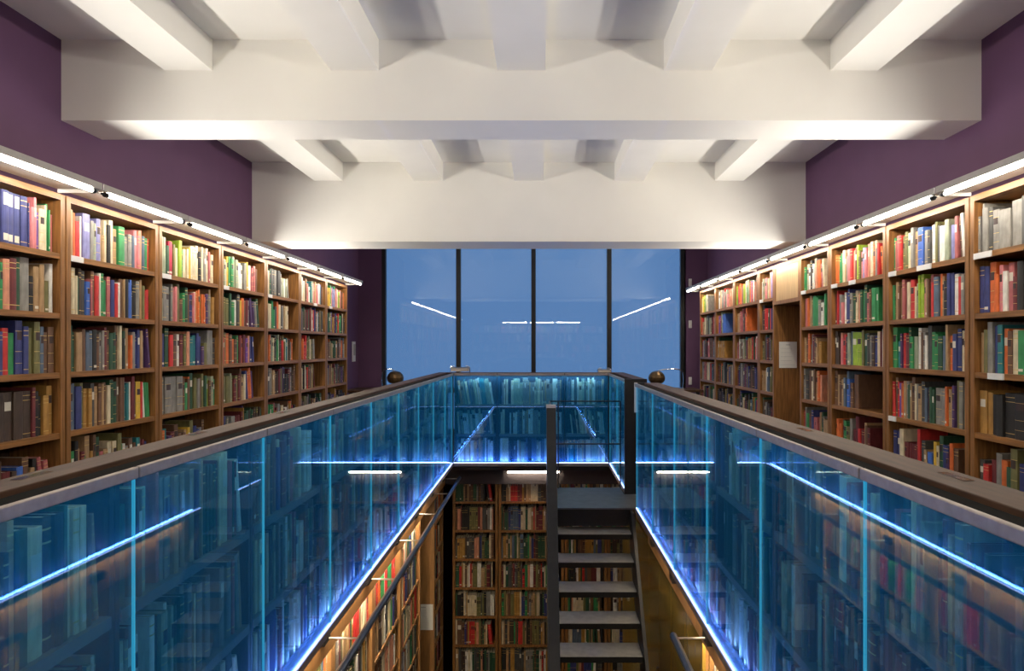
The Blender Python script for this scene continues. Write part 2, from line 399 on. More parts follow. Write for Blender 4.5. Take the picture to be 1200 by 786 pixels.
# bridge panel over the gap in the right-hand run, and the notice on the end panel
t = thing('overhead_cupboard', 'pale oak panelled cupboard bridging the gap above the pinned notice', 'cupboard', (RFRONT, 6.83, 0), -HALF)
gw = 6.83 - 6.155
zc0, zc1 = Zr(.423), CASE_H
bx((.001, .02, zc0), (gw - .001, .27, zc1 - .001)).build('body', WOOD, t)
d = bx((.02, .006, zc0 + .02), (gw - .02, .02, zc1 - .03)).build('door', WOODL, t)
fr = MB(); fr.box((.001, 0, zc0), (.04, .02, zc1)); fr.box((gw - .04, 0, zc0), (gw - .001, .02, zc1)); fr.box((.04, 0, zc0), (gw - .04, .02, zc0 + .035)); fr.box((.04, 0, zc1 - .04), (gw - .04, .02, zc1))
fr.build('door_frame', WOOD, t)
def notice(label, x0, y, z0, w, h, lines, facing=-1):
    o = bx((0, -.002, 0), (w, 0, h)).build('notice', PAPER); o.location = (x0, y, z0); tag(o, label, 'notice')
    m = MB()
    m.box((w * .38, -.0026, h * .87), (w * .62, -.002, h * .895))
    for k in range(lines):
        zz = h * (.74 - .62 * k / max(1, lines - 1)) if lines > 1 else h * .5
        ww = random.uniform(.55, .84)
        m.box((w * .08, -.0026, zz), (w * (.08 + ww), -.002, zz + .0018))
    q = m.build('printed_lines', INK, o); q['label'] = 'faint grey printed lines'
    return o
notice('white printed notice on the oak end panel between right wall bookcases', 2.39, 6.83 - .0, Zr(-.205), .178, .262, 5)

# ------------------------------------------------------------------ strip lights above the gallery bookcases
def strip_light(label, x, y0, y1, back, z=Zr(.832), group=None):
    t = thing('strip_light', label, 'light', (x, y0, z), 0, group)
    L = y1 - y0; sgn = 1 if back > x else -1; bxk = back - x
    MB().tube([(0, .05, 0), (0, L - .075, 0)], .0095, 8).build('tube', TUBE, t)
    for a in (0.028, L - .075): MB().tube([(0, a, 0), (0, a + .022, 0)], .014, 8).build('end_cap', BLACK, t)
    bx((-sgn * .012, 0.004, .0165), (bxk, L - .004, .0215)).build('reflector_plate', PLATE, t)
    bx((-sgn * .012, 0.004, .0215), (-sgn * .008, L - .004, .052)).build('reflector_lip', PLATE, t)
    MB().tube([(0, .002, 0), (0, .03, 0)], .006, 6).build('connector', BLACK, t)
    bx((0, L - .03, -.004), (bxk, L - .018, .016)).build('bracket', PLATE, t)
    return t
for j in range(-2, 7):
    y0 = 2.79 + .9 * j
    strip_light('glowing tube light over the %s left wall bookcase' % (LN[j] if j >= 0 else 'unseen near'), -2.372, y0, y0 + .895, LFRONT - .02, group='strip lights over the left bookcases')
names = ['nearest', 'second', 'third', 'fourth', 'fifth', 'sixth', 'seventh', 'farthest']
for k in range(10):
    y0 = 3.77 - .925 * 3 + .925 * k
    strip_light('glowing tube light, %s along the right wall' % (names[k - 2] if k >= 2 else 'behind the viewpoint'), 2.19, y0, min(y0 + .92, 10.22), RFRONT + .02, group='strip lights over the right bookcases')

# ------------------------------------------------------------------ glass-fronted balustrade cases
GZ0, GZ1 = Zr(-1.315), Zr(-.322)
RTOP = Zr(-.29)
def glass_case(loc, rz, w, label, group, depth=.185, gap=.002, dividers=True, seqs=None, place=None, tilts=(None, None, None), first=False, last=False, dark=False):
    """local x along the glass as seen from the void, y away from the void; glass front at y=0"""
    r = thing('display_case', label, 'display case', loc, rz, group)
    g = MB(); g.box((gap, 0, GZ0), (w - gap, .007, GZ1))
    mi = [0, 0, 0, 1, 0, 1]
    g.m = mi
    go = g.build('glass_pane', [BLUEGLASS, BLACK if dark else EDGE], r); go['label'] = 'blue edge-lit glass pane'
    bx((.003, -.012, GZ1), (w - .003, .002, Zr(-.2935))).build('top_rail', STEEL, r, .003)
    bx((0, -.001, GZ0 - .006), (w, .009, GZ0)).build('light_strip', LED, r)
    bx((0, -.008, GZ0 - .04), (w, .044, GZ0 - .006)).build('base_channel', STEEL, r)
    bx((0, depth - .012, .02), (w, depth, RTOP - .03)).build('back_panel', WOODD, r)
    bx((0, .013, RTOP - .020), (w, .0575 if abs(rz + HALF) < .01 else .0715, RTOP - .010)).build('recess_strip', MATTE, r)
    for x0 in (.002, w - .020):
        bx((x0, .05, .02), (x0 + .018, depth - .012, RTOP - .034)).build('side_panel', BLACK, r)
    zs = [Zr(-.655), Zr(-.995), Zr(-1.318)]
    for i, z in enumerate(zs):
        bx((.02, .045, z - .03), (w - .02, depth - .012, z)).build('shelf', SHELFG if i < 2 else BLACK, r)
    M0 = Matrix.Translation(loc) @ Matrix.Rotation(rz, 4, 'Z')
    if seqs:
        tops = [RTOP - .036] + [z - .03 for z in zs[:2]]
        for i, z in enumerate(zs):
            s = seqs[i]
            if not s: continue
            sp = s[1]
            row_books(M0 @ Matrix.Translation((.022, .048, z)), w - .044, tops[i] - z, s[0], fill=s[2], depth=.098, thick=s[3], place=(place, i + 1), spread=sp, hr=(.76, .93), lean=.5 if sp else 0, tilt=tilts[i])
    return r
LJ = [.894 + .79 * k for k in range(9)] + [7.79]
LJ[0] = .44
GN = 'first second third fourth fifth sixth seventh eighth ninth'.split()
def side_seq(n, w):
    out = []
    for i in range(3):
        nn = random.randint(int(w / .042), int(w / .030))
        out.append((rnd(W_SIDE, nn), .07, .74, .023))
    return out
for k in range(9):
    w = LJ[k + 1] - LJ[k]
    glass_case((-1.0, LJ[k], 0), HALF, w, 'blue glass fronted low bookcase, %s from the near end of the left side' % GN[k], 'glass fronted cases on the left', place=('GL', k + 1), seqs=side_seq(k, w))
RJ = [.42] + [1.667 + .79 * k for k in range(6)]
for k in range(6):
    w = RJ[k + 1] - RJ[k]
    glass_case((.79, RJ[k + 1], 0), -HALF, w, 'blue glass fronted low bookcase, %s from the near end of the right side' % GN[k], 'glass fronted cases on the right', place=('GR', k + 1), seqs=side_seq(k, w))
glass_case((.79, 7.79, 0), -HALF, 7.79 - 7.06, 'blue glass case at the far right corner past the stair opening', 'glass fronted cases on the right', place=('GR', 7), seqs=side_seq(0, .7))
glass_case((.79, 7.06, 0), -HALF, 7.06 - 6.27, 'blue glass case beside the stair opening at the far right', 'glass fronted cases on the right', place=('GR', 8), seqs=side_seq(0, .7))
BXJ = [-1.0, -.493, .279, .79]
pale = lambda n: rnd(W_PALE, n)
glass_case((BXJ[0] + .012, 7.80, 0), 0, BXJ[1] - BXJ[0] - .012, 'blue glass fronted low bookcase, left one of the far end', 'glass fronted cases at the far end', dark=True, place=('GB', 1), tilts=(-.17, -.10, 0.),
           seqs=[(pale(19), 0, .84, .022), (pale(18), 0, .86, .022), (pale(20), 0, .93, .022)])
glass_case((BXJ[1], 7.80, 0), 0, BXJ[2] - BXJ[1], 'blue glass fronted low bookcase, wide middle one of the far end', 'glass fronted cases at the far end', dark=True, place=('GB', 2), tilts=(0., 0., 0.),
           seqs=[(pale(33), .1, .86, .02), (pale(31), .12, .85, .02), (pale(27), .16, .72, .02)])
glass_case((BXJ[2], 7.80, 0), 0, BXJ[3] - BXJ[2] - .012, 'blue glass fronted low bookcase, right one of the far end behind stair rail', 'glass fronted cases at the far end', dark=True, place=('GB', 3), tilts=(0., -.11, 0.),
           seqs=[(pale(22), 0, .9, .021), (pale(17), .05, .74, .022), (pale(21), .03, .9, .021)])
glass_case((.79, .40, 0), PI, 1.79, 'blue glass fronted low bookcase under the viewpoint', 'glass fronted cases at the near end')
# corner posts of the glazing (thin black)
for x, nm in ((-.994, 'left'), (.784, 'right')):
    o = bx((x - .006, 7.786, GZ0), (x + .006, 7.798, RTOP)).build('corner_bead', BLACK); tag(o, 'thin black bead at the far %s corner of the glass' % nm, 'trim')

# counters (continuous worktops)
def counter(name, label, x0, y0, x1, y1, plates=(), long_x=False):
    t = bx((x0, y0, RTOP - .028), (x1, y1, RTOP)).build('counter_top', COUNTER, None, .003); tag(t, label, 'counter', 'counters on the glass cases')
    for (px, py) in plates:
        m = MB(); m.box((px - .012, py - .05, RTOP), (px + .012, py - .004, RTOP + .002)); m.box((px - .012, py + .004, RTOP), (px + .012, py + .05, RTOP + .002))
        q = m.build('flush_plate', CHROME, t); q['label'] = 'small chrome flush plate'
    return t
counter('c', 'long dark walnut counter on the left glass cases', -1.187, .40, -1.085, 7.871, plates=((-1.15, 2.29), (-1.145, 1.54), (-1.145, 3.04)))
counter('c', 'long dark walnut counter on the right glass cases before the stair opening', .858, .40, .975, 5.617, plates=((.93, 1.53), (.93, 2.4)))
counter('c', 'short dark counter past the stair opening on the right', .858, 6.27, .975, 7.871)
counter('c', 'dark walnut counter along the far end glass cases', -1.187, 7.876, .975, 7.986)
# end panels at the stair opening
o = bx((.772, 6.245, 0.002), (.978, 6.268, RTOP + .001)).build('end_panel', BLACK); tag(o, 'black end panel on the far side of the stair opening', 'panel')
o = bx((.802, 5.621, 0.002), (.978, 5.64, RTOP - .002)).build('end_panel', BLACK); tag(o, 'black end panel closing the long right glass cases', 'panel')
o = bx((.776, 5.619, Zr(-.535)), (.800, 5.632, RTOP)).build('rail_end_cap', PLASTIC); tag(o, 'pale vertical end cap where the right steel rail stops', 'end cap')

# black edge of the gallery floor and oak fascia boards
struct('trim_11', bx((-1.0, 7.83, Zr(-1.41)), (.9, 7.985, GZ0 - .05)), BLACK)
struct('trim_12', bx((-1.129, .26, Zr(-1.603)), (-1.112, 7.98, -.005)), WOODLOW)
struct('trim_13', bx((.884, .26, Zr(-1.603)), (.901, 5.60, -.005)), WOODLOW)
# ------------------------------------------------------------------ lower level bookcases
def low_case(label, loc, rz, w, top, pitch, group, place=None, weights=W_LOW, depth=.28, lamp=False, nshelf=8, first=None, rows=7, thick=.029, mat=WOODLOW, lean=.5):
    r = thing('bookcase', label, 'bookcase', loc, rz, group)
    for x0 in (0.004, w - .034): bx((x0, 0, ZLOW), (x0 + .03, depth, top)).build('side_panel', mat, r)
    xi, xj = .034, w - .034
    bx((xi, 0, top - .03), (xj, depth, top)).build('top_board', mat, r)
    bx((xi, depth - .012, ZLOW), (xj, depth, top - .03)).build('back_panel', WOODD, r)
    zs = []; z = (first if first is not None else top - .03 - pitch + .03)
    while z > ZLOW + .06: zs.append(z); z -= pitch
    for z in zs: bx((xi, .012 if lamp else .004, z - .025), (xj, depth - .012, z)).build('shelf', mat, r)
    if lamp:
        MB().tube([(.03, -.022, top - .012), (w - .03, -.022, top - .012)], .009, 8).build('tube', TUBE2, r)
        for xx in (.02, w - .03): bx((xx, -.03, top - .022), (xx + .01, 0, top - .002)).build('tube_clip', BLACK, r)
    M0 = Matrix.Translation(loc) @ Matrix.Rotation(rz, 4, 'Z')
    tops = [top - .03] + [z - .025 for z in zs]
    for i, z in enumerate(zs[:rows]):
        row_books(M0 @ Matrix.Translation((xi, .0 if lamp else .004, z)), xj - xi, tops[i] - z, rnd(weights, int((xj - xi) / thick)), fill=random.choice((.95, .93, .88)), depth=.17,
                  place=(place, i + 1) if place else None, lean=lean, hr=(.76, .92), tilt=None, thick=thick)
    return r
ltop = Zr(-1.604)
for k, (y0, y1) in enumerate(((1.98, 2.91), (2.91, 3.845), (3.845, 4.774), (4.774, 5.71), (5.71, 6.647), (7.30, 7.97))):
    nm = ['unseen near', 'near', 'nearest visible', 'second', 'third, just before the notice,', 'far'][k]
    low_case(['oak lower bookcase under the near glass, out of view', 'oak lower bookcase just out of view under the left glass', 'lit oak bookcase under the left glass, nearest one in view',
              'lit oak bookcase under the left glass, second in view', 'lit oak bookcase under the left glass, just before the notice', 'oak bookcase under the left glass beside the far wall, past the notice'][k],
             (-1.165 if k < 5 else -1.132, y0, 0), HALF, y1 - y0, ltop + .02, .33, 'lower bookcases on the left', place=('LL', k), lamp=k < 5, weights=W_LOW + ['cm', 'wh', 'or', 'rd', 'cm'])
notice('white printed notice on the lower oak end panel under the left glass', -1.355, 7.30, Zr(-3.02), .21, .275, 9)
btop = Zr(-1.46)
bj = [-1.03, -.49, .285, .79, 1.28]
for k in range(4):
    low_case(['oak bookcase below the far glass, left of the lit one', 'lit oak bookcase below the far glass, left of the stair', 'oak bookcase below the far glass, behind the stair treads', 'oak bookcase below the far right corner behind the stair'][k],
             (bj[k], 8.0, 0), 0, bj[k + 1] - bj[k] - .002, btop, .3365, 'lower bookcases at the far end', place=('LB', k + 1), first=Zr(-1.807), mat=WOOD, weights=W_LOW, thick=.0245)
# lamp of the lit lower case
def low_strip(label, x, L):
    t = thing('strip_light', label, 'light', (x, 7.955, Zr(-1.452)))
    MB().tube([(0.02, 0, 0), (L - .02, 0, 0)], .007, 8).build('tube', TUBE3, t)
    for a in (0, L - .02): MB().tube([(a, 0, 0), (a + .02, 0, 0)], .012, 8).build('end_cap', PLATE, t)
    bx((-.02, .012, .004), (L + .02, .0445, .012)).build('bracket', PLATE, t)
low_strip('warm tube light on top of the lit lower bookcase below the far glass', -.40, .64)
# lower right: ochre lacquered cupboards, then an open case nearer the camera
dj = [3.80, 4.72, 5.66, 6.58, 7.50]
for k in range(4):
    w = dj[k + 1] - dj[k]
    t = thing('cupboard', 'glossy ochre tall cupboard under the right glass, %s from the near end' % ORD[k + 1], 'cupboard', (.904, dj[k + 1], 0), -HALF, 'ochre cupboards under the right glass')
    bx((.003, .02, ZLOW), (w - .003, .29, -.254)).build('body', WOODLOW, t)
    for a, b in ((.004, w / 2 - .002), (w / 2 + .002, w - .004)):
        dd = bx((a, 0, ZLOW + .06), (b, .0195, -.27)).build('door', OCHRE, t, .002)
        hx = b - .04 if a < .1 else a + .03
        bx((hx, -.014, -1.25), (hx + .01, 0, -1.10)).build('handle', CHROME, dd)
low_case('oak open bookcase under the right glass, nearest the viewpoint', (.935, 3.795, 0), -HALF, .9, ltop + .02, .33, 'lower bookcases on the right', place=('LR', 1), lamp=True)

# ladder rails on rods along the lower cases
def ladder_rail(label, xr, xl, ys, y0, y1):
    t = thing('ladder_rail', label, 'rail', (0, 0, Zr(-1.49)))
    MB().tube([(xr, y0, 0), (xr, y1, 0)], .019, 12).build('rail_tube', RAILB, t)
    for y in ys:
        b = bx((xl - .008, y - .05, -.022), (xl + .03 * (1 if xl > 0 else -1), y + .05, .032)).build('bracket', BLACK, t)
        MB().tube([(xl, y, 0), (xr, y, 0)], .006, 8).build('rod', STEEL, b)
    return t
ladder_rail('blue grey ladder rail on steel rods below the left glass', -.92, -1.082, (2.6, 3.5, 4.39, 5.27, 6.1, 6.95, 7.75), 1.9, 7.82)
ladder_rail('short blue grey ladder rail below the near right glass', 0.688, .852, (1.7, 2.6, 3.5), 1.0, 3.53)
for i, y in enumerate((4.42, 5.22)):
    o = bx((.846, y - .05, Zr(-1.512)), (.883, y + .05, Zr(-1.458))).build('rail_bracket', BLACK); tag(o, 'small black bracket under the right glass, %s one' % ('nearer' if i == 0 else 'farther'), 'bracket')

# ------------------------------------------------------------------ stair
st = thing('staircase', 'black steel open-tread stair with landing leading up to the right side', 'staircase', (0, 0, 0))
LZ = Zr(-1.34)
bx((.14, 5.70, LZ - .012), (.765, 6.53, LZ)).build('landing', LANDM, st)
bx((.765, 5.70, LZ - .012), (.90, 6.238, LZ)).build('threshold_plate', LANDM, st)
lb = MB(); lb.box((.14, 5.70, LZ - .15), (.80, 5.74, LZ - .012)); lb.box((.14, 6.49, LZ - .15), (.765, 6.53, LZ - .012)); lb.box((.14, 5.74, LZ - .15), (.18, 6.49, LZ - .012)); lb.box((.73, 5.74, LZ - .15), (.765, 6.49, LZ - .012))
lb.build('landing_beam', BLACK, st)
yk, zk = 5.70, LZ
k = 0
rise, run = .18, .1535
while True:
    k += 1
    z = LZ - rise * k; yf = 5.715 - run * k
    if z < ZLOW + .1: break
    t = MB(); t.box((.142, yf, z - .004), (.745, yf + .235, z)); t.build('tread', TREAD, st)
    u = MB(); u.box((.142, yf, z - .045), (.745, yf + .012, z - .004)); u.box((.142, yf + .012, z - .03), (.745, yf + .225, z - .004)); u.build('tread_pan', BLACK, st)
ybot = 5.715 - run * (k - .5)
slope = rise / run
def zline(y, off): return LZ - (5.715 - y) * slope + off
poly = [(5.72, LZ - .25), (5.72, Zr(-.485)), (5.62, Zr(-.485)), (ybot, zline(ybot, .86)), (ybot, ZLOW), (ybot + .3, ZLOW)]
MB().prism(poly, .052, .128, 0).build('balustrade_panel', BLACK, st)
o = bx((.05, 5.61, Zr(-.515)), (.13, 5.722, Zr(-.478))).build('newel_cap', PLATE, st)
o['label'] = 'grey cap on top of the black balustrade panel'
poly = [(5.72, LZ - .3), (5.72, LZ - .02), (5.60, LZ - .02), (ybot, zline(ybot, .05)), (ybot, ZLOW), (ybot + .35, ZLOW)]
MB().prism(poly, .748, .772, 0).build('stringer', BLACK, st)
def bar(pts, r=.0065): return MB().tube(pts, r, 6)
zt, zm = Zr(-.512), Zr(-.918)
rl = MB(); rl.tube([(.09, 6.50, zt), (.764, 6.50, zt)], .007, 6); rl.tube([(.09, 5.7, zt), (.09, 6.50, zt)], .007, 6); rl.build('top_rail', BLACK, st)
rl = MB(); rl.tube([(.09, 6.50, zm), (.764, 6.50, zm)], .008, 6); rl.tube([(.09, 5.7, zm), (.09, 6.50, zm)], .008, 6); rl.build('middle_rail', BLACK, st)
for x in (.172, .764): bar([(x, 6.50, LZ - .02), (x, 6.50, zt)], .0075).build('rail_post', BLACK, st)

# ------------------------------------------------------------------ far reading desks and lamps
for nm, x0, x1 in (('left', -2.75, -.9), ('right', .8, 2.55)):
    t = thing('reading_desk', 'dark reading desk before the window, %s one, mostly hidden by the counter' % nm, 'desk', (0, 0, 0))
    bx((x0, 9.5 if x0 < 0 else 9.6, .72), (x1 if x0 < 0 else 2.30, 10.25, .75)).build('desk_top', COUNTER, t)
    for x in ((x0 + .05), (x1 - .1 if x0 < 0 else 2.2)):
        for y in (9.65, 10.18): bx((x, y, 0), (x + .05, y + .05, .72)).build('leg', BLACK, t)
def gooseneck(label, xs, xb, y=9.9):
    t = thing('desk_lamp', label, 'lamp', (xs, y, .75), 0, 'gooseneck lamps on the reading desks')
    MB().lathe([(.07, 0), (.07, .012), (.02, .02)], n=16).build('base', CHROME, t)
    dx = xb - xs; s = 1 if dx > 0 else -1
    pts = [(0, 0, .015), (-s * .01, 0, .12), (0, 0, .235), (s * .03, 0, .275), (dx * .35, 0, .29), (dx * .7, 0, .282), (dx * .95, 0, .262)]
    MB().tube(pts, .008, 8).build('arm', CHROME, t)
    MB().lathe([(.02, .285), (.07, .27), (.105, .235), (.122, .19), (.118, .15), (.09, .115), (.05, .10)], (dx, 0, -.025), 20).build('shade', BRONZE, t)
gooseneck('bronze round shaded gooseneck desk lamp at the left end of the window', -2.29, -2.10)
gooseneck('bronze round shaded gooseneck desk lamp at the right end of the window', 2.07, 1.69)
def bar_lamp(label, xc, w, h):
    t = thing('desk_lamp', label, 'lamp', (xc, 9.9, .75))
    bx((-.08, -.06, 0), (.08, .06, .015)).build('base', CHROME, t)
    MB().tube([(-w / 2, 0, h - .09), (-w / 2, 0, h - .02), (-w / 2 + .03, 0, h), (-w / 2 + .06, 0, h)], .007, 8).tube([(w / 2, 0, h - .09), (w / 2, 0, h - .02), (w / 2 - .03, 0, h), (w / 2 - .06, 0, h)], .007, 8).tube([(0, 0, .015), (0, .02, h - .06)], .008, 8).build('arm', CHROME, t)
    MB().prism([(-.05, h - .075), (.05, h - .075), (.035, h - .03), (0, h - .015), (-.035, h - .03)], -w / 2 + .012, w / 2 - .012, 0).build('shade', STEEL, t)
bar_lamp('chrome bar desk lamp peeping over the far counter, left side', -1.16, .28, .33)
bar_lamp('chrome bar desk lamp peeping over the far counter, right side', .93, .2, .30)

# control panel on the left wall, switches on the far wall
t = bx((XL + .001, 10.38, Zr(-.215)), (XL + .018, 10.52, Zr(.09))).build('wall_control_panel', PLASTIC); tag(t, 'tall grey control panel on the purple left wall past the bookcases', 'panel')
bx((XL + .018, 10.40, Zr(-.12)), (XL + .021, 10.50, Zr(0.05))).build('screen', PLATE, t)
for z, nm in ((1.02, 'highest'), (.365, 'middle'), (-.525, 'lowest')):
    o = bx((2.335, YB - .022, Zr(z) - .06), (2.385, YB - .001, Zr(z) + .06)).build('wall_switch', PLASTIC, None, .006); tag(o, 'small white switch on the far purple wall, %s of three' % nm, 'switch', 'switches on the far wall')
    bx((2.348, YB - .027, Zr(z) - .03), (2.372, YB - .022, Zr(z) + .03)).build('rocker', PAPER, o)

# ------------------------------------------------------------------ bookcases behind the viewpoint (seen in the window's reflection)
for k in range(5):
    x1 = 2.2 - .9 * k
    bookcase('N', 0, (x1, -1.32, 0), PI, .9, 'oak bookcase behind the viewpoint, %s of the end wall' % ORD[k + 1], 'bookcases behind the viewpoint')
for k, xc in enumerate((-.83, .05, .94)):
    t = thing('strip_light', 'tube light over the bookcases behind the viewpoint, %s one' % ORD[k + 1], 'light', (xc - .4, -1.12, Zr(.832)))
    MB().tube([(0, 0, 0), (.78, 0, 0)], .0125, 8).build('tube', TUBE, t)
    bx((0, -.205, .0165), (.78, .012, .0215)).build('reflector_plate', PLATE, t)

# ------------------------------------------------------------------ turn the book list into objects
F, VX, VY, CX = 800., 633., 407., 0.
def proj(p): return (VX + F * p.x / p.y, VY - F * (p.z - EYE) / p.y) if p.y > .3 else None
def visible_area(b):
    pl = b['place']
    if not pl or pl[1] == 0 or pl[0] == 'N': return 0
    M = b['M']; t, h = b['t'], b['h']
    q = [proj(M @ Vector(c)) for c in ((0, 0, 0), (t, 0, 0), (t, 0, h), (0, 0, h))]
    if None in q: return 0
    A = abs(sum(q[i][0] * q[(i + 1) % 4][1] - q[(i + 1) % 4][0] * q[i][1] for i in range(4))) / 2
    kind = pl[0] if isinstance(pl[0], str) else pl[0][0]
    ok = 0; S = [(a, c) for a in (.2, .5, .8) for c in (.05, .2, .35, .5, .65, .8, .95)]
    for a, c in S:
        p = M @ Vector((a * t, 0, c * h)); s = proj(p)
        if not (0 <= s[0] <= 1200 and 0 <= s[1] <= 786): continue
        r = (EYE - p.z) / max(.05, abs(p.x))
        if kind == 'L' and r > .247: continue
        if kind == 'R' and r > .30: continue
        if kind == 'R' and s[0] < 745: continue
        if kind == 'GL' and r < .31: continue
        if kind == 'GR' and (r < .385): continue
        if kind == 'GR' and pl[0][1] >= 7: continue
        if kind in ('GB', 'LB') and 639 < s[0] < 655: continue
        if kind == 'LB' and s[0] > 655: continue
        if kind == 'LL' and (r < 1.47 or pl[0][1] < 2): continue
        if kind == 'LL' and r * abs(p.x) / p.y * 0 > 1: continue
        if kind == 'LR': continue
        ok += 1
    return A * ok / len(S)
for b in BOOKS: b['A'] = visible_area(b)
ranked = sorted(BOOKS, key=lambda b: -b['A'])
SOLO = [b for b in ranked[:300] if b['A'] > 20]
solo_ids = set(id(b) for b in SOLO)
print('BOOKS', len(BOOKS), 'in view', sum(b['A'] > 8 for b in BOOKS), 'cut', SOLO[-1]['A'])

def spine_profile(t):
    b = min(.16 * t, .005)
    return b, [(0, b), (.16 * t, .3 * b), (.5 * t, 0), (.84 * t, .3 * b), (t, b)]
def bands(st, h):
    """z limits and what fills each stretch of the spine: c cloth, g gilt, l label, d dark label"""
    f = {0: [(0, 1, 'c')], 1: [(0, .09, 'c'), (.09, .105, 'g'), (.105, .80, 'c'), (.80, .815, 'g'), (.815, .90, 'c'), (.90, .915, 'g'), (.915, 1, 'c')],
         2: [(0, .62, 'c'), (.62, .80, 'l'), (.80, 1, 'c')], 3: [(0, .07, 'c'), (.07, .13, 'l'), (.13, 1, 'c')],
         4: [(0, .20, 'c'), (.20, .21, 'g'), (.21, .42, 'c'), (.42, .43, 'g'), (.43, .64, 'c'), (.64, .80, 'd'), (.80, .81, 'g'), (.81, 1, 'c')],
         5: [(0, .06, 'c'), (.06, .19, 'l'), (.19, .72, 'c'), (.72, .95, 'l'), (.95, 1, 'c')]}[st]
    return [(a * h, b * h, k) for a, b, k in f]
CH = {'g': I_GILT, 'l': I_LABEL, 'd': I_DARK}
def book_parts(t, h, d, st, k, solo):
    """cover, pages and (solo only) the spine's title label as separate meshes"""
    b, arc = spine_profile(t); c = min(.0028, t * .16); mi = BIDX[k]
    cov = MB(); pg = MB(); lab = []
    for z0, z1, kk in bands(st, h):
        m = mi if kk == 'c' else CH[kk]
        if solo and kk in 'ld': lab.append(MB())
        # labels cover the rounded middle of the spine, never the joints
        for i in range(4):
            (xa, ya), (xb, yb) = arc[i], arc[i + 1]
            mm = m
            if solo and kk in 'ld': mm = mi
            if kk in 'ld' and t > .012 and i in (0, 3): mm = mi
            cov.add([(xa, ya, z0), (xb, yb, z0), (xb, yb, z1), (xa, ya, z1)], [(0, 1, 2, 3)], mm)
            if solo and kk in 'ld' and (i in (1, 2) or t <= .012):
                e = .0005
                lab[-1].add([(xa, ya - e, z0), (xb, yb - e, z0), (xb, yb - e, z1), (xa, ya - e, z1), (xa, ya, z0), (xb, yb, z0), (xb, yb, z1), (xa, ya, z1)],
                        [(0, 1, 2, 3), (4, 7, 6, 5), (0, 4, 5, 1), (3, 2, 6, 7), (0, 3, 7, 4), (1, 5, 6, 2)], 0 if kk == 'l' else 1)
    # boards
    outer = [(0, d)] + arc + [(t, d)]
    inner = [(t - c, d), (t - c, b + c), (c, b + c), (c, d)]
    cov.add([(0, b, 0), (0, d, 0), (0, d, h), (0, b, h)], [(0, 3, 2, 1)], mi)
    cov.add([(t, b, 0), (t, d, 0), (t, d, h), (t, b, h)], [(0, 1, 2, 3)], mi)
    for (xa, ya), (xb, yb) in zip(inner, inner[1:]):
        cov.add([(xa, ya, 0), (xb, yb, 0), (xb, yb, h), (xa, ya, h)], [(0, 1, 2, 3)], mi)
    for z, rev in ((0, 1), (h, 0)):
        P = [(x, y, z) for x, y in outer] + [(x, y, z) for x, y in inner]
        for q in ([0, 1, 9, 10], [1, 2, 3, 9], [3, 4, 8, 9], [4, 5, 8], [5, 6, 7, 8]):
            cov.add([P[i] for i in q], [tuple(range(len(q)))], mi)
    for xx in (0, t - c):
        cov.add([(xx, d, 0), (xx + c, d, 0), (xx + c, d, h), (xx, d, h)], [(0, 1, 2, 3)], mi)
    pg.box((c * 1.02, b + c * 1.05, .0025), (t - c * 1.02, d - .003, h - .0035), I_PAGE if not solo else 0)
    return cov, pg, lab
class Big(MB): pass
big = MB()
for b in BOOKS:
    if id(b) in solo_ids: continue
    cov, pg, lab = book_parts(b['t'], b['h'], b['d'], b['st'], b['k'], False)
    M = b['M']
    for m in (cov, pg): big.add([M @ Vector(v) for v in m.v], m.f, m.m)
me = bpy.data.meshes.new('shelved_books'); me.from_pydata(big.v, [], big.f)
for m in BOOKMATS: me.materials.append(m)
me.polygons.foreach_set('material_index', big.m); me.update()
o = bpy.data.objects.new('shelved_books', me); COL.objects.link(o)
o['kind'] = 'stuff'; o['label'] = 'all the smaller and farther books filling the remaining shelves'; o['category'] = 'books'

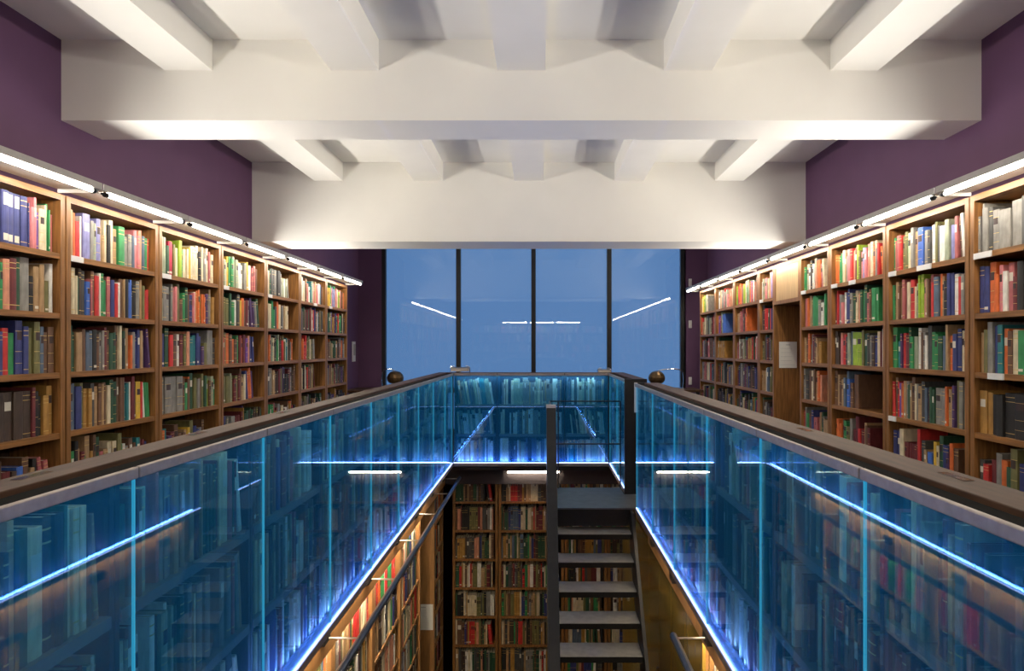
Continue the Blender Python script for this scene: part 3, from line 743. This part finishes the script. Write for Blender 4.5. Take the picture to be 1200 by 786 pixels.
ROWN = ['', 'top', 'second', 'third', 'fourth', 'fifth', 'sixth', 'seventh']
RB = {1: 'nearest', 2: 'second', 3: 'third', 4: 'fourth', 5: 'fifth', 6: 'sixth', 7: 'seventh', 8: 'farthest'}
GROW = ['', 'upper', 'middle', 'lower']
for b in SOLO:
    pl = b['place']; kind = pl[0] if isinstance(pl[0], str) else pl[0][0]
    size = ('thick ' if b['t'] > .042 else 'slim ' if b['t'] < .02 else '') 
    lean = 'leaning ' if abs(b['a']) > .05 else ''
    nm = BC[b['k']][1]
    if kind in 'LR':
        wall = 'left' if kind == 'L' else 'right'
        where = '%s shelf, %s %s wall bookcase' % (ROWN[pl[2]], RB[pl[1]] if kind == 'R' else LN[pl[1] - 1], wall); grp = 'books in the %s %s wall bookcase' % (RB[pl[1]] if kind == 'R' else LN[pl[1] - 1], wall)
    elif kind in ('GL', 'GR'):
        wall = 'left' if kind == 'GL' else 'right'
        where = '%s shelf behind %s %s glass pane' % (GROW[pl[1]], ORD[pl[0][1]], wall); grp = 'books behind the %s glass' % wall
    elif kind == 'GB':
        where = '%s shelf behind far glass, %s pane' % (GROW[pl[1]], ['', 'left', 'middle', 'right'][pl[0][1]]); grp = 'books behind the far glass'
    elif kind == 'LL':
        where = '%s shelf, %s lower left bookcase' % (ROWN[pl[1]], {2: 'nearest', 3: 'second', 4: 'third', 5: 'farthest'}[pl[0][1]]); grp = 'books in the lower left bookcases'
    else:
        where = '%s shelf, lower far bookcase, %s' % (ROWN[pl[1]], {1: 'unlit one', 2: 'lit one', 3: 'behind stair', 4: 'far right'}[pl[0][1]]); grp = 'books in the lower far bookcases'
    label = '%s%s%s book, %s from %s, %s' % (lean, size, nm, ordn(b['idx']), 'right' if b['fr'] else 'left', where)
    cov, pg, lab = book_parts(b['t'], b['h'], b['d'], b['st'], b['k'], True)
    o = cov.build('book', BOOKMATS)
    o.matrix_world = b['M']
    tag(o, label, 'book', grp)
    pg.build('page_block', PAGES, o)
    for lb_ in lab:
        q = lb_.build('title_label', [LABELM, DARKL], o)
        q['label'] = 'pale spine label' if lb_.m[0] == 0 else 'dark spine label'

# ------------------------------------------------------------------ cove uplights on the bookcases, added fills for the lower level, blue LED line in the case bases
def area(name, loc, direction, sx, sy, col, watts):
    l = bpy.data.lights.new(name, 'AREA'); l.shape = 'RECTANGLE'; l.size = sx; l.size_y = sy; l.color = col; l.energy = watts
    o = bpy.data.objects.new(name, l); COL.objects.link(o); o.location = loc
    z = -Vector(direction).normalized(); y = Vector((0, 1, 0)) if abs(z.y) < .9 else Vector((1, 0, 0))
    if sx > sy: x = Vector((1, 0, 0)) if abs(z.x) < .9 else Vector((0, 1, 0)); y = z.cross(x); y.normalize(); x = y.cross(z)
    else: x = y.cross(z); x.normalize(); y = z.cross(x)
    o.matrix_world = Matrix.Translation(loc) @ Matrix((x, y, z)).transposed().to_4x4()
    return o
WARM = (1., .945, .855)
for x, y, L, sg, wt in ((-2.70, 4.0, 10.2, 1, 84), (2.475, 4.5, 11.2, -1, 92)):
    o = area('cove_uplight', (x, y, Zr(.872)), (sg * .93, 0, .37), .045, L, WARM, wt * .92); o.data.spread = math.radians(125)
BLUE = (.26, .34, 1.)
area('added_low_fill', (-1.065, 4.2, -.045), (-.55, 0, -1), .02, 5.0, (1., .84, .62), 20)  # added fill without a fixture, brightens the lower left shelves
area('added_low_fill', (.84, 3.2, -.045), (.4, 0, -1), .02, 4.6, (1., .84, .62), 9)  # weaker added fill for the lower right side
area('case_led', (-1.036, 4.1, GZ0 - .003), (.2, 0, 1), .018, 7.3, BLUE, 30.)
area('case_led', (.826, 3.0, GZ0 - .003), (-.2, 0, 1), .018, 5.1, BLUE, 21.)
area('case_led', (-.105, 7.836, GZ0 - .003), (0, -.2, 1), 1.7, .018, BLUE, 7.)
COOL = (.80, .95, 1.)
area('case_lamp', (-.105, 7.835, GZ1 + .008), (0, .35, -1), 1.7, .012, COOL, 4.5)
area('case_lamp', (-1.036, 4.1, GZ1 + .008), (-.5, 0, -1), .012, 7.3, COOL, 1.6)
area('case_lamp', (.826, 3.0, GZ1 + .008), (.5, 0, -1), .012, 5.1, COOL, 1.1)

# ------------------------------------------------------------------ sky, camera, colour
w = bpy.data.worlds.new('dusk'); bpy.context.scene.world = w; w.use_nodes = True
nt = w.node_tree
bg = nt.nodes['Background']; bg.inputs[0].default_value = (.125, .27, .53, 1); bg.inputs[1].default_value = .92
cam = bpy.data.cameras.new('camera'); cam.sensor_width = 36; cam.lens = 24; cam.clip_start = .05
cam.shift_x = -33 / 1200; cam.shift_y = 14 / 1200
co = bpy.data.objects.new('camera', cam); COL.objects.link(co); co.location = (0, 0, EYE); co.rotation_euler = (HALF, 0, 0)
sc = bpy.context.scene; sc.camera = co
sc.view_settings.view_transform = 'Standard'; sc.view_settings.look = 'None'; sc.view_settings.gamma = 1.; sc.view_settings.use_curve_mapping = False
sc.view_settings.exposure = 0.
try:
    sc.cycles.max_bounces = 10; sc.cycles.transparent_max_bounces = 24; sc.cycles.diffuse_bounces = 5; sc.cycles.glossy_bounces = 5
    sc.cycles.use_denoising = True; sc.cycles.sample_clamp_indirect = 6.; sc.cycles.caustics_reflective = False
except Exception: pass
